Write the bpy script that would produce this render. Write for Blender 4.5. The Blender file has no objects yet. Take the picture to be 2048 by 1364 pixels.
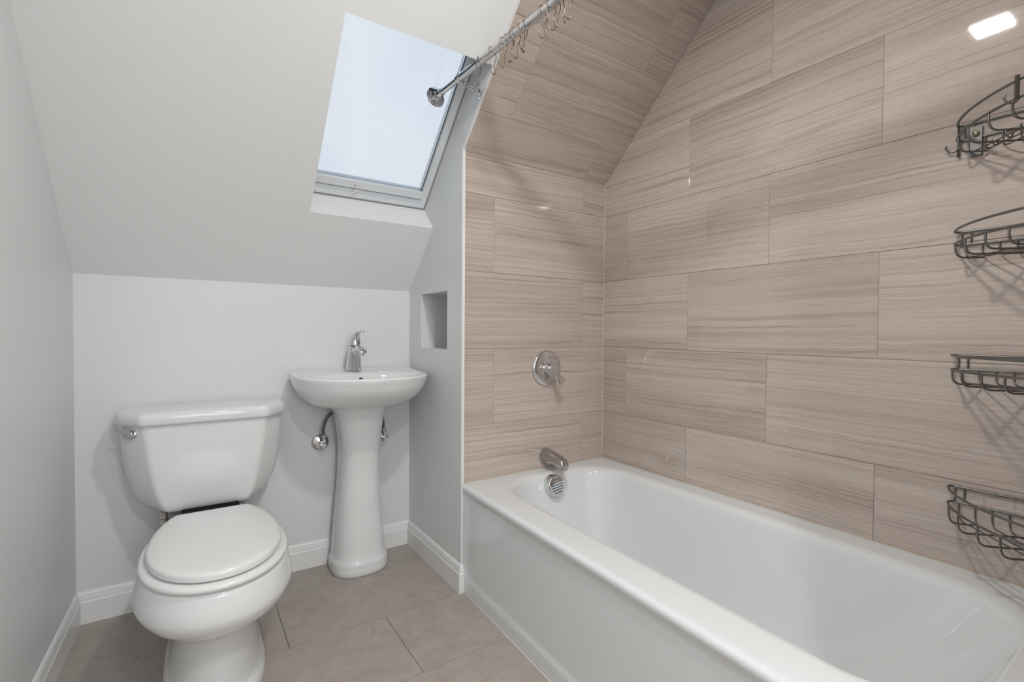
import bpy, bmesh, math, random
from mathutils import Vector, Matrix
random.seed(7)
PI = math.pi
SC = bpy.context.scene
COL = SC.collection

# ------------------------------------------------------------------ camera
cam_d = bpy.data.cameras.new('camera'); cam = bpy.data.objects.new('camera', cam_d); COL.objects.link(cam)
FW = Vector((0.5560, 0.8309, -0.0210)); RT = Vector((0.8311, -0.5560, 0.0074)); UP = Vector((0.0055, 0.0216, 0.9998))
cam.matrix_world = Matrix(((RT.x, UP.x, -FW.x, 0), (RT.y, UP.y, -FW.y, 0), (RT.z, UP.z, -FW.z, 1.02), (0, 0, 0, 1)))
cam_d.sensor_width = 36; cam_d.sensor_fit = 'HORIZONTAL'
cam_d.lens = 972.4 / 2048 * 36
cam_d.clip_start = 0.02; cam_d.clip_end = 200
SC.camera = cam
# ------------------------------------------------------------------ exposure
SC.view_settings.view_transform = 'Standard'
SC.view_settings.look = 'None'
SC.view_settings.gamma = 1
SC.view_settings.exposure = 0.0
SC.view_settings.use_curve_mapping = False
# ------------------------------------------------------------------ sky: thin bright cloud over pale blue, the same all round
W = bpy.data.worlds.new('sky'); SC.world = W; W.use_nodes = True
nt = W.node_tree; nt.nodes.clear()
tc = nt.nodes.new('ShaderNodeTexCoord')
nz = nt.nodes.new('ShaderNodeTexNoise'); nz.inputs['Scale'].default_value = 2.6; nz.inputs['Detail'].default_value = 4
nz.inputs['Roughness'].default_value = 0.45
rp = nt.nodes.new('ShaderNodeValToRGB')
rp.color_ramp.elements[0].position = 0.38; rp.color_ramp.elements[0].color = (0.60, 0.70, 0.84, 1)
rp.color_ramp.elements[1].position = 0.66; rp.color_ramp.elements[1].color = (0.78, 0.81, 0.88, 1)
bg = nt.nodes.new('ShaderNodeBackground'); bg.inputs['Strength'].default_value = 1.05
wo = nt.nodes.new('ShaderNodeOutputWorld')
nt.links.new(tc.outputs['Generated'], nz.inputs['Vector']); sp = nt.nodes.new('ShaderNodeSeparateXYZ'); nt.links.new(tc.outputs['Generated'], sp.inputs[0])
el = nt.nodes.new('ShaderNodeMapRange'); el.inputs[1].default_value = 0.2; el.inputs[2].default_value = 0.9; el.inputs[3].default_value = .22; el.inputs[4].default_value = -.16
nt.links.new(sp.outputs['Z'], el.inputs[0])
su = nt.nodes.new('ShaderNodeMath'); su.operation = 'ADD'; nt.links.new(nz.outputs['Fac'], su.inputs[0]); nt.links.new(el.outputs[0], su.inputs[1]); nt.links.new(su.outputs[0], rp.inputs['Fac'])
nt.links.new(rp.outputs['Color'], bg.inputs['Color']); nt.links.new(bg.outputs['Background'], wo.inputs['Surface'])
# ------------------------------------------------------------------ ceiling lamps' light (the panels are built further down)
CEIL = 2.27
LAMPS = [(0.60, 0.575, 0.108, 12.5), (0.30, -0.55, 0.108, 14.5)]  # second lamp, behind the camera, is added as fill
for (lx, ly, lw, pw) in LAMPS:
    ld = bpy.data.lights.new('recessed_light', 'AREA'); ld.shape = 'SQUARE'; ld.size = lw; ld.energy = pw
    ld.color = (1.0, 0.99, 0.975)
    lo = bpy.data.objects.new('recessed_light_beam', ld); COL.objects.link(lo); lo.location = (lx, ly, CEIL - 0.012)

# added fill light, set in an invented hall window behind the photographer
ld = bpy.data.lights.new('hall_fill_light', 'AREA'); ld.shape = 'RECTANGLE'; ld.size = 1.0; ld.size_y = 1.15; ld.energy = 22; ld.color = (0.96, 0.98, 1.0)
lo = bpy.data.objects.new('hall_fill_light', ld); COL.objects.link(lo); lo.location = (.20, -2.46, 1.45); lo.rotation_euler = (PI / 2, 0, 0)

# ------------------------------------------------------------------ room dimensions
XL, AL = -0.32, 0.0318
XN, XR, YF, YT = 0.883, 1.644, 2.200, 1.677
ZK, TN, ZR = 1.204, 0.9706, 0.419
Y0T = 0.153            # near end of the tub
YB, XB = -1.05, 0.985   # wall behind the photographer, wall closing the near side
CN = math.sqrt(1 + TN * TN)
YC = YF - (CEIL - ZK) / TN
def zs(y): return ZK + TN * (YF - y)
def xl(y): return XL - AL * (YF - y)
E1 = Vector((0, -1 / CN, TN / CN)); EN = Vector((0, TN / CN, 1 / CN))
def SP(x, s, off=0.0): return Vector((x, YF, ZK)) + E1 * s + EN * off

# ------------------------------------------------------------------ materials
MATS = {}
def mat(name, col, rough=0.5, metal=0.0, spec=0.5, coat=0.0, noise=None, bump=None):
    m = bpy.data.materials.new(name); m.use_nodes = True; n = m.node_tree; b = n.nodes['Principled BSDF']
    b.inputs['Base Color'].default_value = (*col, 1); b.inputs['Roughness'].default_value = rough
    b.inputs['Metallic'].default_value = metal; b.inputs['Specular IOR Level'].default_value = spec
    if coat: b.inputs['Coat Weight'].default_value = coat; b.inputs['Coat Roughness'].default_value = 0.04
    t = n.nodes.new('ShaderNodeTexCoord')
    if noise:
        sc, amt = noise
        z = n.nodes.new('ShaderNodeTexNoise'); z.inputs['Scale'].default_value = sc; z.inputs['Detail'].default_value = 3
        n.links.new(t.outputs['Object'], z.inputs['Vector'])
        r = n.nodes.new('ShaderNodeMapRange'); r.inputs[3].default_value = 1 - amt; r.inputs[4].default_value = 1 + amt
        n.links.new(z.outputs['Fac'], r.inputs[0])
        mx = n.nodes.new('ShaderNodeVectorMath'); mx.operation = 'SCALE'; mx.inputs[0].default_value = col
        n.links.new(r.outputs[0], mx.inputs['Scale']); n.links.new(mx.outputs[0], b.inputs['Base Color'])
    if bump:
        sc, st, ds = bump
        z = n.nodes.new('ShaderNodeTexNoise'); z.inputs['Scale'].default_value = sc; z.inputs['Detail'].default_value = 2
        n.links.new(t.outputs['Object'], z.inputs['Vector'])
        bp = n.nodes.new('ShaderNodeBump'); bp.inputs['Strength'].default_value = st; bp.inputs['Distance'].default_value = ds
        n.links.new(z.outputs['Fac'], bp.inputs['Height']); n.links.new(bp.outputs['Normal'], b.inputs['Normal'])
    MATS[name] = m
    return m
mat('ceiling_paint', (0.825, 0.832, 0.83), 0.45, spec=0.3, noise=(3, .01), bump=(260, .05, .0008))
mat('wall_paint', (0.735, 0.748, 0.752), 0.38, spec=0.35, noise=(3, .012), bump=(260, .06, .0008))
mat('trim_paint', (0.80, 0.805, 0.80), 0.28, noise=(8, .01))
mat('porcelain', (0.77, 0.78, 0.78), 0.08, spec=0.4, coat=0.0, noise=(2, .008))
mat('tub_enamel', (0.765, 0.785, 0.795), 0.055, coat=0.2, noise=(2, .008))
mat('seat_plastic', (0.78, 0.785, 0.78), 0.16, noise=(2, .008))
mat('chrome', (0.72, 0.72, 0.73), 0.07, metal=1, noise=(20, .03))
mat('brushed_nickel', (0.47, 0.455, 0.445), 0.16, metal=1, noise=(30, .05))
mat('dark_slot', (0.03, 0.035, 0.06), 0.4, noise=(20, .05))
mat('wire_pewter', (0.22, 0.215, 0.21), 0.42, metal=1, noise=(60, .12))
mat('hook_wire', (0.24, 0.20, 0.165), 0.38, metal=1, noise=(40, .1))
mat('braided_steel', (0.16, 0.16, 0.155), 0.35, metal=0.7, bump=(900, .8, .002))
mat('rubber_dark', (0.008, 0.008, 0.008), 0.8, spec=.15, noise=(30, .1))
mat('window_vinyl', (0.74, 0.765, 0.785), 0.3, noise=(10, .01))
mat('window_aluminium', (0.66, 0.69, 0.72), 0.35, metal=0.0, noise=(25, .04))
mat('gap_shade', (0.30, 0.31, 0.33), 0.5, noise=(25, .05))  # grey put in for the shade between frame and reveal
mat('gasket', (0.10, 0.12, 0.15), 0.5, noise=(25, .05))
mat('grout', (0.47, 0.405, 0.345), 0.8, noise=(60, .05))
mat('floor_grout', (0.34, 0.29, 0.25), 0.85, noise=(60, .08))
mat('caulk', (0.60, 0.55, 0.48), 0.6, noise=(40, .06))
mat('metal_edge', (0.80, 0.79, 0.78), 0.25, noise=(30, .03))
mat('screw_brass', (0.30, 0.24, 0.17), 0.35, metal=1, noise=(60, .1))

def pane_material():
    m = bpy.data.materials.new('window_glass'); m.use_nodes = True; n = m.node_tree; n.nodes.clear()
    o = n.nodes.new('ShaderNodeOutputMaterial'); tr = n.nodes.new('ShaderNodeBsdfTransparent')
    tr.inputs['Color'].default_value = (0.97, 0.985, 0.99, 1)
    g = n.nodes.new('ShaderNodeBsdfGlossy'); g.inputs['Roughness'].default_value = 0.0
    f = n.nodes.new('ShaderNodeFresnel'); f.inputs['IOR'].default_value = 1.45
    mx = n.nodes.new('ShaderNodeMixShader')
    n.links.new(f.outputs[0], mx.inputs[0]); n.links.new(tr.outputs[0], mx.inputs[1]); n.links.new(g.outputs[0], mx.inputs[2])
    n.links.new(mx.outputs[0], o.inputs[0]); MATS['glass'] = m
pane_material()

def lamp_material():
    m = bpy.data.materials.new('lit_diffuser'); m.use_nodes = True; b = m.node_tree.nodes['Principled BSDF']
    b.inputs['Emission Color'].default_value = (1, 0.92, 0.78, 1); b.inputs['Emission Strength'].default_value = 20
    MATS['lit'] = m
lamp_material()

def ramp(n, stops):
    r = n.nodes.new('ShaderNodeValToRGB'); cr = r.color_ramp
    while len(cr.elements) < len(stops): cr.elements.new(0.5)
    for e, (p, c) in zip(cr.elements, stops): e.position = p; e.color = (*c, 1)
    return r
def stone_material():
    """Vein-cut limestone look porcelain: layered streaks along the tile's length (UV in metres), other offset per tile."""
    m = bpy.data.materials.new('striated_tile'); m.use_nodes = True; n = m.node_tree; b = n.nodes['Principled BSDF']
    L = n.links.new
    uv = n.nodes.new('ShaderNodeUVMap'); oi = n.nodes.new('ShaderNodeObjectInfo')
    ofs = n.nodes.new('ShaderNodeVectorMath'); ofs.operation = 'SCALE'; ofs.inputs[0].default_value = (37.0, 23.0, 11.0)
    L(oi.outputs['Random'], ofs.inputs['Scale'])
    ad = n.nodes.new('ShaderNodeVectorMath'); ad.operation = 'ADD'; L(uv.outputs['UV'], ad.inputs[0]); L(ofs.outputs[0], ad.inputs[1])
    # warp v so that the streaks waver
    w = n.nodes.new('ShaderNodeTexNoise'); w.inputs['Scale'].default_value = 3.2; w.inputs['Detail'].default_value = 5; w.inputs['Roughness'].default_value = .6
    L(ad.outputs[0], w.inputs['Vector'])
    sb = n.nodes.new('ShaderNodeMath'); sb.operation = 'SUBTRACT'; sb.inputs[1].default_value = 0.5; L(w.outputs['Fac'], sb.inputs[0])
    ml = n.nodes.new('ShaderNodeMath'); ml.operation = 'MULTIPLY'; ml.inputs[1].default_value = 0.030; L(sb.outputs[0], ml.inputs[0])
    cx = n.nodes.new('ShaderNodeCombineXYZ'); L(ml.outputs[0], cx.inputs['Y'])
    wv = n.nodes.new('ShaderNodeVectorMath'); wv.operation = 'ADD'; L(ad.outputs[0], wv.inputs[0]); L(cx.outputs[0], wv.inputs[1])
    def layer(sx, sy, det, rough):
        mp = n.nodes.new('ShaderNodeVectorMath'); mp.operation = 'MULTIPLY'; mp.inputs[1].default_value = (sx, sy, 1)
        L(wv.outputs[0], mp.inputs[0])
        z = n.nodes.new('ShaderNodeTexNoise'); z.inputs['Scale'].default_value = 1; z.inputs['Detail'].default_value = det; z.inputs['Roughness'].default_value = rough
        L(mp.outputs[0], z.inputs['Vector']); return z.outputs['Fac']
    broad = layer(0.6, 13, 2, .5); fine = layer(1.0, 105, 5, .66); grain = layer(60, 260, 2, .5); thin = layer(1.0, 52, 4, .55)
    r1 = ramp(n, [(.28, (.462, .384, .334)), (.45, (.532, .450, .396)), (.60, (.562, .480, .426)), (.74, (.518, .436, .382))])
    L(broad, r1.inputs[0])
    r2 = ramp(n, [(.30, (.70, .68, .665)), (.40, (.88, .87, .865)), (.48, (.985, .985, .985)), (.56, (1.01, 1.01, 1.01)), (.64, (1.12, 1.13, 1.13)), (.74, (1.0, 1.0, 1.0))])
    L(fine, r2.inputs[0])
    mm = n.nodes.new('ShaderNodeVectorMath'); mm.operation = 'MULTIPLY'; L(r1.outputs[0], mm.inputs[0]); L(r2.outputs[0], mm.inputs[1])
    # hair-thin veins where the layer crosses its middle
    ts = n.nodes.new('ShaderNodeMath'); ts.operation = 'SUBTRACT'; ts.inputs[1].default_value = .56; L(thin, ts.inputs[0])
    ta = n.nodes.new('ShaderNodeMath'); ta.operation = 'ABSOLUTE'; L(ts.outputs[0], ta.inputs[0])
    tm = n.nodes.new('ShaderNodeMapRange'); tm.inputs[1].default_value = 0; tm.inputs[2].default_value = .022; tm.inputs[3].default_value = .86; tm.inputs[4].default_value = 1.0; L(ta.outputs[0], tm.inputs[0])
    m0 = n.nodes.new('ShaderNodeVectorMath'); m0.operation = 'SCALE'; L(mm.outputs[0], m0.inputs[0]); L(tm.outputs[0], m0.inputs['Scale']); mm = m0
    gr = n.nodes.new('ShaderNodeMapRange'); gr.inputs[1].default_value = .25; gr.inputs[2].default_value = .75; gr.inputs[3].default_value = .95; gr.inputs[4].default_value = 1.05
    L(grain, gr.inputs[0])
    m3 = n.nodes.new('ShaderNodeVectorMath'); m3.operation = 'SCALE'; L(mm.outputs[0], m3.inputs[0]); L(gr.outputs[0], m3.inputs['Scale'])
    tv = n.nodes.new('ShaderNodeMapRange'); tv.inputs[3].default_value = .95; tv.inputs[4].default_value = 1.04; L(oi.outputs['Random'], tv.inputs[0])
    m4 = n.nodes.new('ShaderNodeVectorMath'); m4.operation = 'SCALE'; L(m3.outputs[0], m4.inputs[0]); L(tv.outputs[0], m4.inputs['Scale'])
    L(m4.outputs[0], b.inputs['Base Color'])
    b.inputs['Roughness'].default_value = .035; b.inputs['Specular IOR Level'].default_value = .75
    bp = n.nodes.new('ShaderNodeBump'); bp.inputs['Strength'].default_value = .012; bp.inputs['Distance'].default_value = .001
    L(fine, bp.inputs['Height']); L(bp.outputs['Normal'], b.inputs['Normal'])
    MATS['stone'] = m
stone_material()
def floor_material():
    m = bpy.data.materials.new('matte_floor_tile'); m.use_nodes = True; n = m.node_tree; b = n.nodes['Principled BSDF']
    L = n.links.new
    uv = n.nodes.new('ShaderNodeUVMap'); oi = n.nodes.new('ShaderNodeObjectInfo')
    ofs = n.nodes.new('ShaderNodeVectorMath'); ofs.operation = 'SCALE'; ofs.inputs[0].default_value = (31.0, 17.0, 5.0); L(oi.outputs['Random'], ofs.inputs['Scale'])
    ad = n.nodes.new('ShaderNodeVectorMath'); ad.operation = 'ADD'; L(uv.outputs['UV'], ad.inputs[0]); L(ofs.outputs[0], ad.inputs[1])
    z = n.nodes.new('ShaderNodeTexNoise'); z.inputs['Scale'].default_value = 14; z.inputs['Detail'].default_value = 10; z.inputs['Roughness'].default_value = .80; L(ad.outputs[0], z.inputs['Vector'])
    r = ramp(n, [(.30, (.330, .284, .252)), (.5, (.392, .344, .310)), (.70, (.445, .398, .364))]); L(z.outputs['Fac'], r.inputs[0])
    # sparse pale veins
    v = n.nodes.new('ShaderNodeTexNoise'); v.inputs['Scale'].default_value = 5.5; v.inputs['Detail'].default_value = 7; v.inputs['Roughness'].default_value = .55; v.inputs['Distortion'].default_value = .9
    L(ad.outputs[0], v.inputs['Vector'])
    a = n.nodes.new('ShaderNodeMath'); a.operation = 'SUBTRACT'; a.inputs[1].default_value = .5; L(v.outputs['Fac'], a.inputs[0])
    ab = n.nodes.new('ShaderNodeMath'); ab.operation = 'ABSOLUTE'; L(a.outputs[0], ab.inputs[0])
    mr = n.nodes.new('ShaderNodeMapRange'); mr.inputs[1].default_value = 0; mr.inputs[2].default_value = .0045; mr.inputs[3].default_value = .5; mr.inputs[4].default_value = 0; L(ab.outputs[0], mr.inputs[0])
    mx = n.nodes.new('ShaderNodeMix'); mx.data_type = 'RGBA'; L(mr.outputs[0], mx.inputs[0]); L(r.outputs[0], mx.inputs[6]); mx.inputs[7].default_value = (.58, .53, .49, 1)
    L(mx.outputs[2], b.inputs['Base Color'])
    b.inputs['Roughness'].default_value = .42; b.inputs['Specular IOR Level'].default_value = .4
    bp = n.nodes.new('ShaderNodeBump'); bp.inputs['Strength'].default_value = .15; bp.inputs['Distance'].default_value = .001
    L(z.outputs['Fac'], bp.inputs['Height']); L(bp.outputs['Normal'], b.inputs['Normal'])
    MATS['floor_stone'] = m
floor_material()

# ------------------------------------------------------------------ mesh helpers
def link(name, me, m, parent=None):
    o = bpy.data.objects.new(name, me); COL.objects.link(o)
    if m: me.materials.append(MATS[m])
    if parent: o.parent = parent
    return o
def mesh_obj(name, verts, faces, m, parent=None, smooth=True, angle=35, uvs=None):
    me = bpy.data.meshes.new(name); me.from_pydata([tuple(v) for v in verts], [], faces)
    bm = bmesh.new(); bm.from_mesh(me); bmesh.ops.recalc_face_normals(bm, faces=bm.faces); bm.to_mesh(me); bm.free()
    if smooth:
        me.shade_smooth(); me.set_sharp_from_angle(angle=math.radians(angle))
    if uvs:
        ul = me.uv_layers.new(name='UVMap')
        for lp in me.loops: ul.data[lp.index].uv = uvs[lp.vertex_index]
    return link(name, me, m, parent)
class MB:
    def __init__(s): s.v = []; s.f = []
    def add(s, v, f):
        k = len(s.v); s.v += [Vector(p) for p in v]; s.f += [tuple(i + k for i in q) for q in f]; return s
    def box(s, x0, x1, y0, y1, z0, z1):
        return s.add([(x, y, z) for x in (x0, x1) for y in (y0, y1) for z in (z0, z1)],
                     [(0, 1, 3, 2), (4, 6, 7, 5), (0, 4, 5, 1), (2, 3, 7, 6), (0, 2, 6, 4), (1, 5, 7, 3)])
    def prism(s, a, b):
        """a, b: matching polygons (end caps)."""
        n = len(a)
        return s.add(list(a) + list(b), [tuple(range(n)), tuple(range(2 * n - 1, n - 1, -1))] + [(i, (i + 1) % n, n + (i + 1) % n, n + i) for i in range(n)])
    def loft(s, rings, cap0=True, cap1=True, closed=True):
        n = len(rings[0]); v = [p for r in rings for p in r]; f = []
        for k in range(len(rings) - 1):
            for i in range(n if closed else n - 1):
                j = (i + 1) % n; f.append((k * n + i, k * n + j, (k + 1) * n + j, (k + 1) * n + i))
        if cap0: f.append(tuple(range(n)))
        if cap1: f.append(tuple(range(len(rings) * n - 1, (len(rings) - 1) * n - 1, -1)))
        return s.add(v, f)
    def tube(s, pts, r, n=8, closed=False, flat=None):
        pts = [Vector(p) for p in pts]; N = len(pts); rr = r if isinstance(r, (list, tuple)) else [r] * N
        T = []
        for i in range(N):
            a = pts[(i - 1) % N] if (closed or i > 0) else pts[0]; b = pts[(i + 1) % N] if (closed or i < N - 1) else pts[-1]
            T.append((b - a).normalized())
        up = Vector((0, 0, 1)) if abs(T[0].z) < .9 else Vector((1, 0, 0))
        U = (up - T[0] * up.dot(T[0])).normalized(); rings = []
        for i in range(N):
            U = (U - T[i] * U.dot(T[i])).normalized(); V = T[i].cross(U)
            rings.append([pts[i] + (U * math.cos(2 * PI * k / n) + V * math.sin(2 * PI * k / n)) * rr[i] for k in range(n)])
        if closed:
            k0 = len(s.v); s.loft(rings, False, False)
            off = min(range(n), key=lambda q: (rings[-1][0] - rings[0][q]).length)
            s.f += [(k0 + (N - 1) * n + i, k0 + (N - 1) * n + (i + 1) % n, k0 + (off + i + 1) % n, k0 + (off + i) % n) for i in range(n)]
        else: s.loft(rings)
        return s
    def lathe(s, prof, o, axis, n=32):
        """prof: (distance along axis, radius)."""
        o = Vector(o); A = Vector(axis).normalized(); up = Vector((0, 0, 1)) if abs(A.z) < .9 else Vector((1, 0, 0))
        U = (up - A * up.dot(A)).normalized(); V = A.cross(U)
        return s.loft([[o + A * d + (U * math.cos(2 * PI * k / n) + V * math.sin(2 * PI * k / n)) * max(r, 1e-4) for k in range(n)] for d, r in prof])
    def build(s, name, m, parent=None, smooth=True, angle=35):
        if m in ('wire_pewter', 'caulk', 'braided_steel') and smooth: angle = 75
        return mesh_obj(name, s.v, s.f, m, parent, smooth, angle)
def bez(p, n=10):
    """Catmull-Rom through points."""
    p = [Vector(q) for q in p]; out = []
    for i in range(len(p) - 1):
        a = p[max(i - 1, 0)]; b = p[i]; c = p[i + 1]; d = p[min(i + 2, len(p) - 1)]
        for k in range(n):
            t = k / n
            out.append(.5 * ((2 * b) + (c - a) * t + (2 * a - 5 * b + 4 * c - d) * t * t + (3 * b - a - 3 * c + d) * t ** 3))
    out.append(p[-1]); return out
def dense(R, m=3):
    """Extra rings between the given ones, tangents limited by spacing."""
    out = []; n = len(R)
    c = [sum((p for p in q), Vector()) / len(q) + Vector((0, 0, 0)) for q in R]
    L_ = [max(max((a - b).length for a, b in zip(R[i], R[i + 1])), 1e-5) for i in range(n - 1)]
    for i in range(n - 1):
        out.append(R[i]); h = L_[i]
        for k in range(1, m):
            t = k / m; h00 = 2 * t ** 3 - 3 * t * t + 1; h10 = t ** 3 - 2 * t * t + t; h01 = -2 * t ** 3 + 3 * t * t; h11 = t ** 3 - t * t; ring = []
            for j in range(len(R[i])):
                a, b = R[i][j], R[i + 1][j]; s0 = (b - a) / h
                def tan(q0, q1, q2, l0, l1): return ((q1 - q0) / l0 * l1 + (q2 - q1) / l1 * l0) / (l0 + l1)
                ta = tan(R[i - 1][j], a, b, L_[i - 1], h) if i > 0 else s0
                tb = tan(a, b, R[i + 2][j], h, L_[i + 1]) if i < n - 2 else s0
                ring.append(a * h00 + ta * h * h10 + b * h01 + tb * h * h11)
            out.append(ring)
    out.append(R[-1]); return out
def rrect(x0, x1, y0, y1, r, z, k=8):
    r = min(r, (x1 - x0) / 2 - 1e-4, (y1 - y0) / 2 - 1e-4); out = []
    for cx, cy, a0 in ((x1 - r, y1 - r, 0), (x0 + r, y1 - r, PI / 2), (x0 + r, y0 + r, PI), (x1 - r, y0 + r, 1.5 * PI)):
        for i in range(k + 1):
            a = a0 + PI / 2 * i / k; out.append(Vector((cx + r * math.cos(a), cy + r * math.sin(a), z)))
    return out
def rpoly(pts, rad, z=None, k=5):
    """Polygon with rounded corners, same count for every call with same len(pts)."""
    out = []; n = len(pts); P = [Vector((p[0], p[1], 0)) for p in pts]
    for i in range(n):
        p = P[i]; a = (P[i - 1] - p); b = (P[(i + 1) % n] - p); r = rad[i] if isinstance(rad, (list, tuple)) else rad
        d = min(r, a.length * .49, b.length * .49); A = p + a.normalized() * d; B = p + b.normalized() * d
        for j in range(k + 1):
            t = j / k; q = A * (1 - t) ** 2 + p * 2 * t * (1 - t) + B * t * t; out.append(Vector((q.x, q.y, z)))
    return out
def tag(o, label=None, cat=None, group=None, kind=None):
    if label: o['label'] = label
    if cat: o['category'] = cat
    if group: o['group'] = group
    if kind: o['kind'] = kind
    return o
def struct(o): o['kind'] = 'structure'; return o
def thing(name, loc, label, cat, group=None):
    o = bpy.data.objects.new(name, None); COL.objects.link(o); o.location = loc; o.empty_display_size = .05
    tag(o, label, cat, group); return o
def settle(root):
    """Children were built in world coordinates: bring them under a root that stands at its base."""
    bpy.context.view_layer.update()
    T = Matrix.Translation(-root.location)
    for c in root.children: c.data.transform(T)
    def deeper(c):
        for g in c.children: g.data.transform(T); deeper(g)
    for c in root.children: deeper(c)

# ------------------------------------------------------------------ tiles
def clip(poly, hps):
    """poly 2D, half planes (a, b, c): keep a*u + b*v <= c."""
    for a, b, c in hps:
        out = []
        for i in range(len(poly)):
            p = poly[i]; q = poly[(i + 1) % len(poly)]; dp = a * p[0] + b * p[1] - c; dq = a * q[0] + b * q[1] - c
            if dp <= 0: out.append(p)
            if dp * dq < 0:
                t = dp / (dp - dq); out.append((p[0] + (q[0] - p[0]) * t, p[1] + (q[1] - p[1]) * t))
        poly = out
        if len(poly) < 3: return []
    return poly
def area(p): return abs(sum(p[i][0] * p[(i + 1) % len(p)][1] - p[(i + 1) % len(p)][0] * p[i][1] for i in range(len(p)))) / 2
def inset(poly, d):
    c = (sum(p[0] for p in poly) / len(poly), sum(p[1] for p in poly) / len(poly)); out = []
    n = len(poly); sgn = 1 if sum(poly[i][0] * poly[(i + 1) % n][1] - poly[(i + 1) % n][0] * poly[i][1] for i in range(n)) > 0 else -1
    for i in range(n):
        a = Vector(poly[i - 1]); p = Vector(poly[i]); b = Vector(poly[(i + 1) % n])
        e1 = (p - a).normalized(); e2 = (b - p).normalized(); n1 = Vector((-e1.y, e1.x)) * sgn; n2 = Vector((-e2.y, e2.x)) * sgn
        bi = n1 + n2
        if bi.length < 1e-6: bi = n1
        bi.normalize(); q = p + bi * d / max(.35, bi.dot(n1)); out.append((q.x, q.y))
    return out
def tile(parent, O, U, V, N, poly, m, th=.0016, gap=.0008, bev=.0004, tilt=.0016):
    if len(poly) < 3 or area(poly) < .0006: return
    P = inset(poly, gap); Q = inset(poly, gap + bev); n = len(P)
    c = Vector((sum(p[0] for p in P) / n, sum(p[1] for p in P) / n)); org = O + U * c.x + V * c.y
    tu, tv = random.uniform(-tilt, tilt), random.uniform(-tilt, tilt)
    def w(p, h):
        d = (p[0] - c.x, p[1] - c.y); return U * d[0] + V * d[1] + N * (h + d[0] * tu + d[1] * tv)
    vs = [w(p, -th) for p in P] + [w(p, -bev) for p in P] + [w(p, 0) for p in Q]
    fs = [tuple(range(n))] + [(i, (i + 1) % n, n + (i + 1) % n, n + i) for i in range(n)] + [(n + i, n + (i + 1) % n, 2 * n + (i + 1) % n, 2 * n + i) for i in range(n)] + [tuple(range(2 * n, 3 * n))]
    uv = [(p[0], p[1]) for p in P] * 2 + [(p[0], p[1]) for p in Q]
    o = mesh_obj('tile', vs, fs, m, parent, smooth=False, uvs=uv); o.location = org
    return o
ZJ = [0.336, .643, .9475, 1.2535, 1.557, 1.862, 2.170, 2.48]
TL = 0.6375

# ================================================================== THE SETTING
# floor
mb = MB().box(-.60, 1.80, YB - .1, YF + .1, -.10, -.006)
floor = struct(mb.build('floor', 'floor_grout', smooth=False))
rows = [2.335, 2.004, 1.662, 1.331, 1.000, .669, .338, .007, -.324, -.655, -.986, -1.32]
for k in range(len(rows) - 1):
    y1, y0 = rows[k], rows[k + 1]
    off = .268 if k % 2 else .582
    x = off - 2 * TL
    while x < 1.0:
        p = clip([(x, y0), (x + TL, y0), (x + TL, y1), (x, y1)], [(1, 0, .905), (0, 1, YF), (0, -1, -YB), (-1, AL, -(XL - AL * YF))])
        tile(floor, Vector((0, 0, 0)), Vector((1, 0, 0)), Vector((0, 1, 0)), Vector((0, 0, 1)), p, 'floor_stone', th=.0058, gap=.0008, tilt=.0004)
        x += TL
# painted walls
def yz_prism(mb, poly, x0, x1):
    """x0/x1: number or function of y."""
    f0 = x0 if callable(x0) else (lambda y: x0); f1 = x1 if callable(x1) else (lambda y: x1)
    mb.prism([(f0(y), y, z) for y, z in poly], [(f1(y), y, z) for y, z in poly])
full = [(YB, 0), (YF, 0), (YF, ZK), (YC, CEIL), (YB, CEIL)]
mb = MB(); yz_prism(mb, full, lambda y: xl(y) - .1, xl)
struct(mb.build('wall_left', 'wall_paint', smooth=False))
mb = MB(); mb.prism([(-.5, YF, 0), (-.5, YF + .1, 0), (-.5, YF + .1, zs(YF + .1)), (-.5, YF, ZK)], [(XN, YF, 0), (XN, YF + .1, 0), (XN, YF + .1, zs(YF + .1)), (XN, YF, ZK)])
struct(mb.build('wall_back', 'wall_paint', smooth=False))
# side wall with the small recess
NY0, NY1, NZ0, NZ1, ND = 1.797, 2.062, .941, 1.181, 1.09
YE = 1.668
hp = [(TN, 1, ZK + TN * YF)]       # z + TN*y <= ZK + TN*YF
mb = MB()
for (a, b, c, d) in ((YE, YF + .1, 0, NZ0), (YE, NY0, NZ0, NZ1), (NY1, YF + .1, NZ0, NZ1), (YE, YF + .1, NZ1, 1.75)):
    p = clip([(a, c), (b, c), (b, d), (a, d)], hp)
    if b > 2.1: yz_prism(mb, p, XN, ND)
    else: yz_prism(mb, p, XN, XN + .010); p2 = clip([(max(a, 1.684), c), (b, c), (b, d), (max(a, 1.684), d)], hp); yz_prism(mb, p2, XN + .010, ND)
# re-cut the big pieces so that nothing stands before the tiled end wall
mb = MB()
def side_piece(a, b, c, d):
    p = clip([(a, c), (b, c), (b, d), (a, d)], hp)
    if len(p) >= 3: yz_prism(mb, p, XN, XN + .012 if b <= 1.685 else ND)
side_piece(YE, 1.684, 0, 1.78); side_piece(1.684, YF + .1, 0, NZ0); side_piece(1.684, NY0, NZ0, NZ1); side_piece(NY1, YF + .1, NZ0, NZ1); side_piece(1.684, YF + .1, NZ1, 1.78)
mb.box(ND, ND + .02, 1.70, 2.2, .8, 1.3)
struct(mb.build('wall_side', 'wall_paint', smooth=False))
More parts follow.
